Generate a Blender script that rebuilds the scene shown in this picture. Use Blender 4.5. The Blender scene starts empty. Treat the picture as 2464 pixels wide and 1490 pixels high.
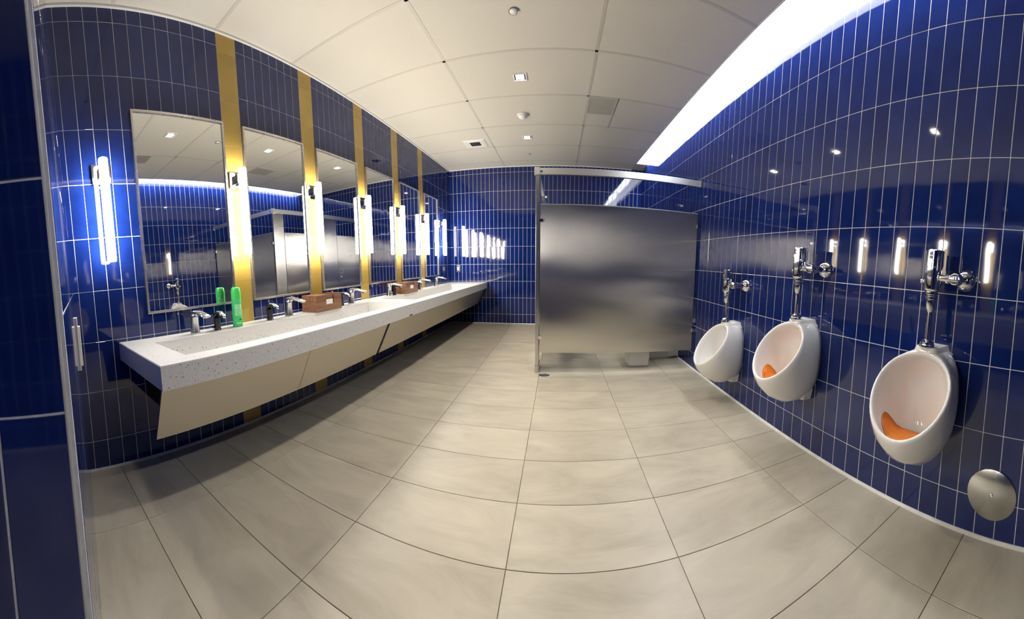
import bpy, bmesh, math, random
from mathutils import Matrix, Vector, Euler
from mathutils.bvhtree import BVHTree
random.seed(7)
SC = bpy.context.scene
COL = SC.collection
PI = math.pi

# ------------------------------------------------------------------ camera, world, exposure
# The photograph is a swept panorama: a cylinder projection, tipped a little downwards.
CAM_Z = 1.0997
cam = bpy.data.cameras.new('panorama_camera')
cam.type = 'PANO'
cam.panorama_type = 'CENTRAL_CYLINDRICAL'
cam.central_cylindrical_range_u_min = -1.53613
cam.central_cylindrical_range_u_max = 1.53613
cam.central_cylindrical_range_v_min = -0.970795
cam.central_cylindrical_range_v_max = 0.887023
cam.central_cylindrical_radius = 1.0
cam.clip_start = 0.01
cam_o = bpy.data.objects.new('panorama_camera', cam)
COL.objects.link(cam_o)
right = Vector((0.990428, 0.138028, -0.001291))
fwd = Vector((-0.137467, 0.985474, -0.099717))
up = Vector((-0.012491, 0.098940, 0.995015))
m3 = Matrix((right, up, -fwd)).transposed()
cam_o.matrix_world = Matrix.Translation((0, 0, CAM_Z)) @ m3.to_4x4()
SC.camera = cam_o

wd = bpy.data.worlds.new('room_world'); SC.world = wd; wd.use_nodes = True
wd.node_tree.nodes['Background'].inputs[0].default_value = (0.05, 0.05, 0.05, 1)
wd.node_tree.nodes['Background'].inputs[1].default_value = 0.2
vs = SC.view_settings
vs.view_transform = 'Standard'; vs.look = 'None'; vs.gamma = 1.0; vs.use_curve_mapping = False
vs.exposure = 0.92
SC.cycles.max_bounces = 8; SC.cycles.diffuse_bounces = 4; SC.cycles.glossy_bounces = 5
SC.cycles.sample_clamp_indirect = 6.0
SC.cycles.caustics_reflective = False; SC.cycles.caustics_refractive = False

TUBE_E = 46.0      # sconce diffuser radiance
SLOT_E = 13.0      # ceiling slot light radiance
SPOT_W = 36.0      # each recessed downlight

# ------------------------------------------------------------------ materials
def mat(name):
    m = bpy.data.materials.new(name); m.use_nodes = True
    nt = m.node_tree; b = nt.nodes['Principled BSDF']
    return m, nt, b
def simple(name, col, rough=0.5, metal=0.0, spec=0.5, coat=0.0, ior=1.5):
    m, nt, b = mat(name)
    b.inputs['Base Color'].default_value = (*col, 1); b.inputs['Roughness'].default_value = rough
    b.inputs['Metallic'].default_value = metal; b.inputs['Specular IOR Level'].default_value = spec
    b.inputs['Coat Weight'].default_value = coat; b.inputs['IOR'].default_value = ior
    return m
def node(nt, t, **kw):
    n = nt.nodes.new(t)
    for k, v in kw.items(): setattr(n, k, v)
    return n
def noise_mat(name, c1, c2, scale, rough, metal=0.0, stretch=(1, 1, 1), bump=0.0, bscale=30.0, per_obj=0.0, rough2=None, coords='Object', spec=0.5, detail=3.0, ramp=(0.35, 0.65)):
    m, nt, b = mat(name); L = nt.links
    tc = node(nt, 'ShaderNodeTexCoord'); mp = node(nt, 'ShaderNodeMapping'); mp.inputs['Scale'].default_value = stretch
    L.new(tc.outputs[coords], mp.inputs[0]); vec = mp.outputs[0]
    if per_obj:
        oi = node(nt, 'ShaderNodeObjectInfo'); ad = node(nt, 'ShaderNodeVectorMath', operation='SCALE'); cx = node(nt, 'ShaderNodeCombineXYZ')
        for i in range(3): L.new(oi.outputs['Random'], cx.inputs[i])
        L.new(cx.outputs[0], ad.inputs[0]); ad.inputs[3].default_value = 37.0
        a2 = node(nt, 'ShaderNodeVectorMath', operation='ADD'); L.new(vec, a2.inputs[0]); L.new(ad.outputs[0], a2.inputs[1]); vec = a2.outputs[0]
    nz = node(nt, 'ShaderNodeTexNoise'); nz.inputs['Scale'].default_value = scale; nz.inputs['Detail'].default_value = detail
    L.new(vec, nz.inputs['Vector'])
    cr = node(nt, 'ShaderNodeValToRGB'); cr.color_ramp.elements[0].position = ramp[0]; cr.color_ramp.elements[1].position = ramp[1]
    cr.color_ramp.elements[0].color = (*c1, 1); cr.color_ramp.elements[1].color = (*c2, 1)
    L.new(nz.outputs[0], cr.inputs[0]); out = cr.outputs[0]
    if per_obj:
        hs = node(nt, 'ShaderNodeHueSaturation'); mr = node(nt, 'ShaderNodeMapRange'); mr.inputs[3].default_value = 1 - per_obj; mr.inputs[4].default_value = 1 + per_obj
        L.new(oi.outputs['Random'], mr.inputs[0]); L.new(mr.outputs[0], hs.inputs['Value']); L.new(out, hs.inputs['Color']); out = hs.outputs[0]
    L.new(out, b.inputs['Base Color'])
    b.inputs['Roughness'].default_value = rough; b.inputs['Metallic'].default_value = metal; b.inputs['Specular IOR Level'].default_value = spec
    if rough2 is not None:
        mr2 = node(nt, 'ShaderNodeMapRange'); mr2.inputs[3].default_value = rough; mr2.inputs[4].default_value = rough2
        L.new(nz.outputs[0], mr2.inputs[0]); L.new(mr2.outputs[0], b.inputs['Roughness'])
    if bump:
        nb = node(nt, 'ShaderNodeTexNoise'); nb.inputs['Scale'].default_value = bscale; nb.inputs['Detail'].default_value = 1.0; L.new(vec, nb.inputs['Vector'])
        bp = node(nt, 'ShaderNodeBump'); bp.inputs['Strength'].default_value = 1.0; bp.inputs['Distance'].default_value = bump
        L.new(nb.outputs[0], bp.inputs['Height']); L.new(bp.outputs[0], b.inputs['Normal'])
    return m
def emis(name, col, strength):
    m, nt, b = mat(name)
    b.inputs['Base Color'].default_value = (0.9, 0.9, 0.9, 1); b.inputs['Emission Color'].default_value = (*col, 1); b.inputs['Emission Strength'].default_value = strength
    return m

M = {}
M['blue'] = noise_mat('cobalt_glazed_tile', (0.0048, 0.0150, 0.110), (0.0064, 0.0205, 0.135), 9.0, 0.045, per_obj=0.10, bump=0.00035, bscale=7.0, coords='Object', spec=0.55)
M['blue_far'] = noise_mat('cobalt_glazed_tile_field', (0.0048, 0.0150, 0.110), (0.0064, 0.0205, 0.135), 9.0, 0.045, bump=0.00035, bscale=7.0, spec=0.55)
M['yellow'] = noise_mat('mustard_glazed_tile', (0.47, 0.315, 0.06), (0.52, 0.35, 0.075), 5.0, 0.06, per_obj=0.04, bump=0.0003, bscale=7.0)
M['grout'] = noise_mat('pale_grout', (0.60, 0.60, 0.62), (0.70, 0.70, 0.72), 60.0, 0.8)
M['ygrout'] = simple('mustard_grout', (0.58, 0.40, 0.10), 0.7)
M['fgrout'] = noise_mat('brown_floor_grout', (0.25, 0.215, 0.155), (0.42, 0.375, 0.29), 4.0, 0.85)
M['white'] = simple('white_paint', (0.80, 0.79, 0.76), 0.5)
M['trim'] = noise_mat('white_edge_trim', (0.62, 0.61, 0.57), (0.74, 0.73, 0.69), 14.0, 0.45)
M['ceil'] = noise_mat('ceiling_panel', (0.655, 0.625, 0.555), (0.685, 0.655, 0.585), 140.0, 0.9, per_obj=0.012, bump=0.0004, bscale=220.0)
M['tbar'] = simple('ceiling_grid_bar', (0.56, 0.535, 0.475), 0.6)
M['porcelain'] = simple('white_vitreous_china', (0.80, 0.785, 0.76), 0.07, spec=0.5, coat=0.3)
M['chrome'] = simple('polished_chrome', (0.78, 0.79, 0.80), 0.06, 1.0)
M['chrome_s'] = simple('satin_chrome', (0.62, 0.62, 0.61), 0.22, 1.0)
M['black'] = simple('black_plastic', (0.012, 0.012, 0.013), 0.22)
M['dark'] = simple('dark_void', (0.01, 0.01, 0.01), 0.8)
M['mirror'] = simple('silvered_glass', (0.86, 0.88, 0.87), 0.0, 1.0)
M['orange'] = noise_mat('orange_rubber', (0.80, 0.20, 0.012), (0.88, 0.26, 0.02), 30.0, 0.45)
M['greencan'] = noise_mat('green_label', (0.03, 0.46, 0.10), (0.10, 0.62, 0.22), 18.0, 0.3, stretch=(1, 1, 0.7))
M['greencap'] = simple('bright_green_cap', (0.06, 0.66, 0.12), 0.35)
M['greenprint'] = simple('pale_green_print', (0.30, 0.75, 0.38), 0.4)
M['greendark'] = simple('dark_green_print', (0.01, 0.10, 0.03), 0.4)
M['paper'] = simple('white_paper', (0.82, 0.80, 0.76), 0.7)
M['tube'] = emis('lit_tube_diffuser', (1.0, 0.94, 0.83), TUBE_E)
M['slot'] = emis('lit_slot_lens', (0.93, 0.96, 1.0), SLOT_E)
M['led'] = emis('lit_downlight_lens', (1.0, 0.95, 0.85), 60.0)
M['switch'] = simple('ivory_plastic', (0.80, 0.77, 0.68), 0.35)
M['brown'] = simple('bronze_side', (0.22, 0.17, 0.13), 0.35, 0.6)

def steel(name, base, rough, grain, aniso=0.0):
    m, nt, b = mat(name); L = nt.links
    if aniso:
        gg = node(nt, 'ShaderNodeNewGeometry'); tg = node(nt, 'ShaderNodeVectorMath', operation='CROSS_PRODUCT'); tg.inputs[1].default_value = (0, 0, 1); L.new(gg.outputs['Normal'], tg.inputs[0]); L.new(tg.outputs[0], b.inputs['Tangent']); b.inputs['Anisotropic'].default_value = aniso
    b.inputs['Metallic'].default_value = 1.0; b.inputs['Base Color'].default_value = (*base, 1); b.inputs['Roughness'].default_value = rough
    tc = node(nt, 'ShaderNodeTexCoord')
    mp2 = node(nt, 'ShaderNodeMapping'); mp2.inputs['Scale'].default_value = grain; L.new(tc.outputs['Object'], mp2.inputs[0])
    n2 = node(nt, 'ShaderNodeTexNoise'); n2.inputs['Scale'].default_value = 1.0; n2.inputs['Detail'].default_value = 2.0; L.new(mp2.outputs[0], n2.inputs['Vector'])
    mr = node(nt, 'ShaderNodeMapRange'); mr.inputs[3].default_value = rough * 0.85; mr.inputs[4].default_value = rough * 1.2
    L.new(n2.outputs[0], mr.inputs[0]); L.new(mr.outputs[0], b.inputs['Roughness'])
    return m
M['steel'] = steel('brushed_stainless', (0.66, 0.64, 0.60), 0.235, (1.2, 1.2, 1.2), aniso=1.0)
M['steel_post'] = steel('brushed_stainless_post', (0.60, 0.585, 0.555), 0.22, (500, 500, 3))
M['frame'] = steel('mirror_frame_steel', (0.58, 0.55, 0.52), 0.28, (60, 60, 60))
M['alu'] = simple('brushed_aluminium_rail', (0.74, 0.73, 0.70), 0.30, 1.0)
M['apron'] = steel('fine_brushed_apron', (0.64, 0.59, 0.505), 0.36, (400, 3, 400))

def terrazzo():
    m, nt, b = mat('speckled_solid_surface'); L = nt.links
    tc = node(nt, 'ShaderNodeTexCoord')
    cur = None
    base = node(nt, 'ShaderNodeRGB'); base.outputs[0].default_value = (0.69, 0.68, 0.66, 1); cur = base.outputs[0]
    for sc, th, col in ((62.0, 0.17, (0.035, 0.035, 0.04)), (150.0, 0.21, (0.22, 0.215, 0.22)), (110.0, 0.2, (0.80, 0.79, 0.77))):
        v = node(nt, 'ShaderNodeTexVoronoi'); v.inputs['Scale'].default_value = sc; L.new(tc.outputs['Object'], v.inputs['Vector'])
        lt = node(nt, 'ShaderNodeMath', operation='LESS_THAN'); lt.inputs[1].default_value = th; L.new(v.outputs['Distance'], lt.inputs[0])
        sp = node(nt, 'ShaderNodeSeparateColor'); L.new(v.outputs['Color'], sp.inputs[0])
        gt = node(nt, 'ShaderNodeMath', operation='GREATER_THAN'); gt.inputs[1].default_value = 0.80 if sc < 100 else 0.55; L.new(sp.outputs[0], gt.inputs[0])
        mu = node(nt, 'ShaderNodeMath', operation='MULTIPLY'); L.new(lt.outputs[0], mu.inputs[0]); L.new(gt.outputs[0], mu.inputs[1])
        mx = node(nt, 'ShaderNodeMix', data_type='RGBA'); L.new(mu.outputs[0], mx.inputs[0]); L.new(cur, mx.inputs[6]); mx.inputs[7].default_value = (*col, 1)
        cur = mx.outputs[2]
    L.new(cur, b.inputs['Base Color']); b.inputs['Roughness'].default_value = 0.35
    return m
M['terrazzo'] = terrazzo()
def wood():
    m, nt, b = mat('reddish_wood'); L = nt.links
    tc = node(nt, 'ShaderNodeTexCoord'); mp = node(nt, 'ShaderNodeMapping'); mp.inputs['Scale'].default_value = (30, 3.0, 40); L.new(tc.outputs['Object'], mp.inputs[0])
    nz = node(nt, 'ShaderNodeTexNoise'); nz.inputs['Scale'].default_value = 1.3; nz.inputs['Detail'].default_value = 4; L.new(mp.outputs[0], nz.inputs['Vector'])
    cr = node(nt, 'ShaderNodeValToRGB'); cr.color_ramp.elements[0].position = 0.3; cr.color_ramp.elements[1].position = 0.7
    cr.color_ramp.elements[0].color = (0.14, 0.062, 0.030, 1); cr.color_ramp.elements[1].color = (0.27, 0.13, 0.066, 1)
    L.new(nz.outputs[0], cr.inputs[0]); L.new(cr.outputs[0], b.inputs['Base Color']); b.inputs['Roughness'].default_value = 0.4
    return m
M['wood'] = wood()
def floor_tile():
    m, nt, b = mat('beige_porcelain_tile'); L = nt.links
    tc = node(nt, 'ShaderNodeTexCoord'); oi = node(nt, 'ShaderNodeObjectInfo')
    cx = node(nt, 'ShaderNodeCombineXYZ')
    for i in range(3): L.new(oi.outputs['Random'], cx.inputs[i])
    sc = node(nt, 'ShaderNodeVectorMath', operation='SCALE'); sc.inputs[3].default_value = 41.0; L.new(cx.outputs[0], sc.inputs[0])
    ad = node(nt, 'ShaderNodeVectorMath', operation='ADD'); L.new(tc.outputs['Object'], ad.inputs[0]); L.new(sc.outputs[0], ad.inputs[1])
    mp = node(nt, 'ShaderNodeMapping'); mp.inputs['Scale'].default_value = (1.6, 4.2, 1.0); mp.inputs['Rotation'].default_value = (0, 0, 0.35); L.new(ad.outputs[0], mp.inputs[0])
    n1 = node(nt, 'ShaderNodeTexNoise'); n1.inputs['Scale'].default_value = 1.5; n1.inputs['Detail'].default_value = 6; n1.inputs['Roughness'].default_value = 0.62; n1.inputs['Distortion'].default_value = 0.6; L.new(mp.outputs[0], n1.inputs['Vector'])
    cr = node(nt, 'ShaderNodeValToRGB'); e = cr.color_ramp.elements
    e[0].position = 0.28; e[0].color = (0.40, 0.355, 0.27, 1); e[1].position = 0.70; e[1].color = (0.575, 0.52, 0.405, 1)
    mid = cr.color_ramp.elements.new(0.5); mid.color = (0.50, 0.45, 0.35, 1)
    L.new(n1.outputs[0], cr.inputs[0])
    hs = node(nt, 'ShaderNodeHueSaturation'); mr = node(nt, 'ShaderNodeMapRange'); mr.inputs[3].default_value = 0.965; mr.inputs[4].default_value = 1.035
    L.new(oi.outputs['Random'], mr.inputs[0]); L.new(mr.outputs[0], hs.inputs['Value']); L.new(cr.outputs[0], hs.inputs['Color'])
    L.new(hs.outputs[0], b.inputs['Base Color']); b.inputs['Roughness'].default_value = 0.36; b.inputs['Specular IOR Level'].default_value = 0.42
    return m
M['floor'] = floor_tile()

# ------------------------------------------------------------------ mesh helpers
def link(o, parent=None):
    COL.objects.link(o)
    if parent is not None: o.parent = parent
    return o
def obj(name, bm, material, parent=None, smooth=False, loc=None):
    me = bpy.data.meshes.new(name); bmesh.ops.recalc_face_normals(bm, faces=bm.faces); bm.to_mesh(me); bm.free()
    me.materials.append(M[material] if isinstance(material, str) else material)
    if smooth:
        for p in me.polygons: p.use_smooth = True
    o = bpy.data.objects.new(name, me)
    if loc is not None: o.location = loc
    return link(o, parent)
def auto_smooth(o, ang=0.7):
    me = o.data; bm = bmesh.new(); bm.from_mesh(me)
    for f in bm.faces: f.smooth = True
    for e in bm.edges: e.smooth = not (len(e.link_faces) == 2 and e.calc_face_angle(0) > ang)
    bm.to_mesh(me); bm.free(); return o
def bx(bm, x0, x1, y0, y1, z0, z1, bev=0.0):
    v = [bm.verts.new((x, y, z)) for x in (x0, x1) for y in (y0, y1) for z in (z0, z1)]
    q = [(0, 1, 3, 2), (4, 6, 7, 5), (0, 4, 5, 1), (2, 3, 7, 6), (0, 2, 6, 4), (1, 5, 7, 3)]
    fs = [bm.faces.new([v[i] for i in f]) for f in q]
    if bev:
        es = list({e for f in fs for e in f.edges})
        bmesh.ops.bevel(bm, geom=es, offset=bev, segments=2, affect='EDGES', profile=0.7)
    return bm
def box(*a, bev=0.0):
    return bx(bmesh.new(), *a, bev=bev)
def loft(bm, rings, cap0=True, cap1=True, closed=True):
    vs_ = [[bm.verts.new(p) for p in r] for r in rings]
    n = len(rings[0])
    for a, b in zip(vs_, vs_[1:]):
        for i in range(n if closed else n - 1):
            j = (i + 1) % n
            bm.faces.new((a[i], a[j], b[j], b[i]))
    if cap0: bm.faces.new(list(reversed(vs_[0])))
    if cap1: bm.faces.new(vs_[-1])
    return bm
def lathe(bm, prof, origin=(0, 0, 0), axis='Z', n=20):
    """prof: list of (radius, height) along the axis"""
    o = Vector(origin)
    def P(r, h, t):
        c, s = r * math.cos(t), r * math.sin(t)
        return o + {'Z': Vector((c, s, h)), 'X': Vector((h, c, s)), 'Y': Vector((s, h, c))}[axis]
    rings = [[P(max(r, 1e-5), h, 2 * PI * i / n) for i in range(n)] for r, h in prof]
    return loft(bm, rings)
def tube(bm, pts, rad, n=10, sect=None):
    """sweep a circle (or an ellipse via sect=(a,b)) along points; rad is a number or a list"""
    pts = [Vector(p) for p in pts]; rings = []
    up0 = Vector((0, 0, 1))
    for i, p in enumerate(pts):
        t = (pts[min(i + 1, len(pts) - 1)] - pts[max(i - 1, 0)]).normalized()
        ref = up0 if abs(t.dot(up0)) < 0.95 else Vector((0, 1, 0))
        s = t.cross(ref).normalized(); u = s.cross(t).normalized()
        r = rad[i] if isinstance(rad, (list, tuple)) else rad
        ra, rb = (r if isinstance(r, tuple) else (r, r))
        rings.append([p + s * ra * math.cos(2 * PI * k / n) + u * rb * math.sin(2 * PI * k / n) for k in range(n)])
    return loft(bm, rings)
def thing(name, label, cat, loc=(0, 0, 0), rz=0.0, group=None):
    o = bpy.data.objects.new(name, None); o.empty_display_size = 0.05; o.location = loc; o.rotation_euler = (0, 0, rz)
    COL.objects.link(o); return tag(o, label, cat, group)
def tag(o, label, cat, group=None):
    o['label'] = label; o['category'] = cat
    if group: o['group'] = group
    return o
def struct(o, label=None, cat=None):
    o['kind'] = 'structure'
    if label: o['label'] = label
    if cat: o['category'] = cat
    return o
def dup(root, loc, label=None, rz=None):
    r = root.copy(); COL.objects.link(r); r.location = loc
    if rz is not None: r.rotation_euler = (0, 0, rz)
    if label: r['label'] = label
    for ch in list(root.children):
        c = ch.copy(); COL.objects.link(c); c.parent = r
        for g in list(ch.children):
            d = g.copy(); COL.objects.link(d); d.parent = c
    return r

# ------------------------------------------------------------------ room measures (metres, floor = 0)
XL, XR, YB, H = -1.945, 1.434, 5.843, 2.733
YR = -1.25                       # wall behind the photographer
XP, YP = -0.45, 0.03             # outer corner of the entrance pier
YF = 0.222                       # where the front return wall meets the left wall
ZC = [0.0, 0.174, 0.468, 0.764, 1.065, 1.375, 1.692, 2.011, 2.326, 2.637, H]   # tile courses
JOINT = 0.0038

# --- tile meshes, shared between alike pieces
_tile_cache = {}
def tile_mesh(w, h, t=0.006, ch=0.0008, material='blue'):
    key = (round(w, 4), round(h, 4), round(t, 4), material)
    if key in _tile_cache: return _tile_cache[key]
    me = bpy.data.meshes.new('tile')
    a, b = w / 2, h / 2
    vs_ = [(x * a, y * b, 0) for x, y in ((-1, -1), (1, -1), (1, 1), (-1, 1))] + \
          [(x * a, y * b, t - ch) for x, y in ((-1, -1), (1, -1), (1, 1), (-1, 1))] + \
          [(x * (a - ch), y * (b - ch), t) for x, y in ((-1, -1), (1, -1), (1, 1), (-1, 1))]
    f = [(8, 9, 10, 11)]
    for i in range(4):
        j = (i + 1) % 4
        f += [(i, j, 4 + j, 4 + i), (4 + i, 4 + j, 8 + j, 8 + i)]
    me.from_pydata(vs_, [], f); me.materials.append(M[material]); me.update()
    _tile_cache[key] = me
    return me
def wall_frame(origin, udir):
    u = Vector(udir).normalized(); z = Vector((0, 0, 1)); n = u.cross(z)
    m = Matrix((u, z, n)).transposed().to_4x4(); m.translation = origin
    return m
def lay_tiles(parent, frame, cells, material='blue', keep=300, name='tile', score=None, field_mat='blue_far', t=0.006, wob=0.0016):
    """cells: (u0,u1,v0,v1) in the wall's frame. The `keep` pieces that show largest become objects, the rest one part."""
    sized = []
    for c in cells:
        if c[1] - c[0] < 0.006 or c[3] - c[2] < 0.006: continue
        p = frame @ Vector(((c[0] + c[1]) / 2, (c[2] + c[3]) / 2, 0))
        nrm = frame.to_3x3() @ Vector((0, 0, 1))
        d = Vector((0, 0, CAM_Z)) - p
        s = (c[1] - c[0]) * (c[3] - c[2]) * max(0.0, d.normalized().dot(nrm)) / d.length_squared
        if score: s *= score(c)
        sized.append((s, c))
    sized.sort(key=lambda q: -q[0])
    for i, (s, c) in enumerate(sized[:keep]):
        w, h = c[1] - c[0] - JOINT, c[3] - c[2] - JOINT
        o = bpy.data.objects.new(name, tile_mesh(w, h, t, material=material))
        r = random.Random(int(c[0] * 9973) * 31 + int(c[2] * 7919))
        o.matrix_world = frame @ Matrix.Translation(((c[0] + c[1]) / 2, (c[2] + c[3]) / 2, 0)) @ Euler((r.gauss(0, wob), r.gauss(0, wob), 0)).to_matrix().to_4x4()
        link(o, parent)
    rest = sized[keep:]
    if rest:
        vs_, fs = [], []
        for s, c in rest:
            me = tile_mesh(c[1] - c[0] - JOINT, c[3] - c[2] - JOINT, t, material=material)
            r = random.Random(int(c[0] * 9973) * 31 + int(c[2] * 7919))
            mm = frame @ Matrix.Translation(((c[0] + c[1]) / 2, (c[2] + c[3]) / 2, 0)) @ Euler((r.gauss(0, wob), r.gauss(0, wob), 0)).to_matrix().to_4x4()
            k = len(vs_); vs_ += [tuple(mm @ v.co) for v in me.vertices]
            fs += [tuple(k + i for i in p.vertices) for p in me.polygons]
        me = bpy.data.meshes.new(name + '_field'); me.from_pydata(vs_, [], fs); me.materials.append(M[field_mat]); me.update()
        o = bpy.data.objects.new(name + '_field', me); o['kind'] = 'stuff'; link(o, parent)
def edges(start, stop, step):
    out = [start]; x = start + step
    while x < stop - 0.004: out.append(x); x += step
    out.append(stop); return out

# ------------------------------------------------------------------ floor
FL = struct(obj('floor', box(XL - 0.1, XR + 0.1, YR - 0.1, YB + 0.1, -0.12, -0.006), 'fgrout'), 'beige porcelain tile floor with thin brown joints', 'floor')
fx = [-2.08, -1.445, -0.81, -0.175, 0.46, 1.085, XR + 0.02]
fy = [YR - 0.02] + [0.075 + 0.335 * k - 0.335 * 3 for k in range(0, 21)]
fy = [y for y in fy if y < YB - 0.1] + [YB + 0.02]
fr = Matrix(((1, 0, 0, 0), (0, 1, 0, 0), (0, 0, 1, -0.006), (0, 0, 0, 1)))
JOINT = 0.0028
lay_tiles(FL, fr, [(max(a, XL - 0.02), b, c, d) for a, b in zip(fx, fx[1:]) for c, d in zip(fy, fy[1:])], material='floor', keep=300, name='floor_tile', field_mat='floor', wob=0.0)
JOINT = 0.0038

# ------------------------------------------------------------------ stripes, mirrors along the left wall
STRIPE_W = 0.155
STRIPES = [1.322 + 0.78 * k for k in range(5)]
MIR = [(0.662, STRIPES[0])] + [(s + STRIPE_W, s + 0.78) for s in STRIPES[:4]] + [(STRIPES[4] + STRIPE_W, 5.16)]
MZ0, MZ1 = 0.893, 2.128

# ------------------------------------------------------------------ walls
T = 0.10
WL = struct(obj('wall_left', box(XL - T, XL + 0.0046, YF - 0.1, YB + T, 0, H + 0.2), 'grout'), 'cobalt tiled wall with mustard stripes behind the mirrors', 'wall')
frL = wall_frame((XL, 0, 0), (0, 1, 0))
cols = []
near = [STRIPES[0] - 0.0887 * k for k in range(0, 13)][::-1]
near = [YF] + [y for y in near if y > YF + 0.01]
cols += list(zip(near, near[1:]))
for k, s in enumerate(STRIPES):
    a = s + STRIPE_W
    b = STRIPES[k + 1] if k < 4 else YB
    n = 8 if k < 4 else round((b - a) / 0.078)
    cols += [(a + (b - a) * i / n, a + (b - a) * (i + 1) / n) for i in range(n)]
cells = [(a, b, c, d) for a, b in cols for c, d in zip(ZC, ZC[1:])]
def seen_left(c):
    ym, zm = (c[0] + c[1]) / 2, (c[2] + c[3]) / 2
    if any(a < ym < b for a, b in MIR) and MZ0 < c[2] and c[3] < MZ1: return 0.0
    if ym > 0.55 and c[3] < 0.74 and c[2] > 0.1: return 0.05
    return 1.0
lay_tiles(WL, frL, cells, score=seen_left)
ycells = []
for k, s in enumerate(STRIPES):
    lev = [0.0] + [0.115 + 0.31 * i for i in range(9)] + [H]
    ycells += [(s, s + STRIPE_W, a, b) for a, b in zip(lev, lev[1:])]
_j = JOINT; JOINT = 0.0012
lay_tiles(WL, frL, ycells, material='yellow', name='yellow_tile', field_mat='yellow')
JOINT = _j

WR = struct(obj('wall_right', box(XR - 0.0046, XR + T, YR - T, YB + T, 0, H + 0.2), 'grout'), 'cobalt tiled wall carrying the three urinals', 'wall')
frR = wall_frame((XR, 0, 0), (0, -1, 0))
ys = [1.213 + 0.0935 * k for k in range(-27, 60)]
ys = [YR] + [y for y in ys if YR + 0.02 < y < YB - 0.01] + [YB]
cells = [(-b, -a, c, d) for a, b in zip(ys, ys[1:]) for c, d in zip(ZC[:-1], ZC[1:-1] + [H + 0.0])]
ZR = ZC[:-2] + [2.714, 2.782]
cells = [(-b, -a, c, d) for a, b in zip(ys, ys[1:]) for c, d in zip(ZR, ZR[1:])]
lay_tiles(WR, frR, cells, score=lambda c: (1.0 if -3.25 < c[0] and c[1] < -0.12 else (0.0 if c[1] > -0.1 else (0.9 if c[3] > 1.6 else 0.1))))

WB = struct(obj('wall_back', box(XL - T, XR + T, YB - 0.0046, YB + T, 0, H + 0.2), 'grout'), 'cobalt tiled end wall at the far end of the room', 'wall')
frB = wall_frame((0, YB, 0), (1, 0, 0))
nb = 46
xs = [XL + (XR - XL) * i / nb for i in range(nb + 1)]
cells = [(a, b, c, d) for a, b in zip(xs, xs[1:]) for c, d in zip(ZC, ZC[1:])]
lay_tiles(WB, frB, cells, score=lambda c: 1.0 if c[1] < -0.17 or c[2] > 1.6 else 0.02)

# front return wall (seen edge on), entrance pier, wall behind the photographer
fdir = Vector((XP - XL, YP - YF, 0)); flen = fdir.length; fdir.normalize()
fn = Vector((-fdir.y, fdir.x, 0))
bm = bmesh.new()
p0, p1 = Vector((XL - 0.05, YF, 0)) + fn * 0.0046, Vector((XP + 0.0046, YP + 0.0046, 0))
q = [p0, p1, Vector((XP + 0.0046, YR - T, 0)), Vector((XP - T, YR - T, 0)), Vector((XP - T, -0.1, 0)), Vector((XL - 0.05, 0.05, 0))]
loft(bm, [[v.copy() for v in q], [v + Vector((0, 0, H + 0.2)) for v in q]])
WF = struct(obj('wall_front', bm, 'grout'), 'cobalt tiled entrance pier beside the camera with pale edge trim', 'wall')
frF = wall_frame(Vector((XP, YP, 0)), -fdir)
n = 16
us = [0.006 + (flen - 0.006) * i / n for i in range(n + 1)]
lay_tiles(WF, frF, [(a, b, c, d) for a, b in zip(us, us[1:]) for c, d in zip(ZC, ZC[1:])], wob=0.0008)
frP = wall_frame(Vector((XP, YP, 0)), (0, 1, 0))
us = [-0.0035 - 0.093 * i for i in range(14)]
lev = [0.0, 0.32, 0.63, 0.933, 1.249, 1.56, 1.87, 2.18, 2.49, H]
lay_tiles(WF, frP, [(b, a, c, d) for a, b in zip(us, us[1:]) for c, d in zip(lev, lev[1:])], wob=0.0008)
WK = struct(obj('wall_rear', box(XP - T, XR + T, YR - T, YR + 0.0046, 0, H + 0.2), 'grout'), 'cobalt tiled wall behind the photographer', 'wall')
frK = wall_frame((XR, YR, 0), (-1, 0, 0))
us = edges(0, XR - XP, 0.0935)
lay_tiles(WK, frK, [(a, b, c, d) for a, b in zip(us, us[1:]) for c, d in zip(ZC, ZC[1:])], keep=0)

# trims
bm = bmesh.new()
lathe(bm, [(0.0085, 0), (0.0085, H)], (XP - 0.003, YP - 0.004, 0), n=12)
struct(obj('trim_1', bm, 'trim', smooth=True), 'pale edge trim running down the near pier corner', 'trim')
def strip(name, pts, label):
    bm = bmesh.new()
    for a, b in zip(pts, pts[1:]):
        a, b = Vector(a), Vector(b); d = (b - a).normalized(); nn = Vector((-d.y, d.x, 0))
        s = [(0, 0), (0, 0.013), (0.004, 0.012), (0.013, 0.003), (0.013, 0)]
        loft(bm, [[p + nn * u + Vector((0, 0, v)) for u, v in s] for p in (a, b)])
    return struct(obj(name, bm, 'trim'), label, 'baseboard')
strip('baseboard_right', [(XR - 0.006, YR, 0), (XR - 0.006, YB, 0)], 'thin white floor bead along the urinal wall')
strip('baseboard_back', [(XR, YB - 0.006, 0), (XL, YB - 0.006, 0)], 'thin white floor bead along the end wall')
strip('baseboard_left', [(XL + 0.006, YB, 0), (XL + 0.006, YF, 0)], 'thin white floor bead under the sink counter wall')

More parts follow.
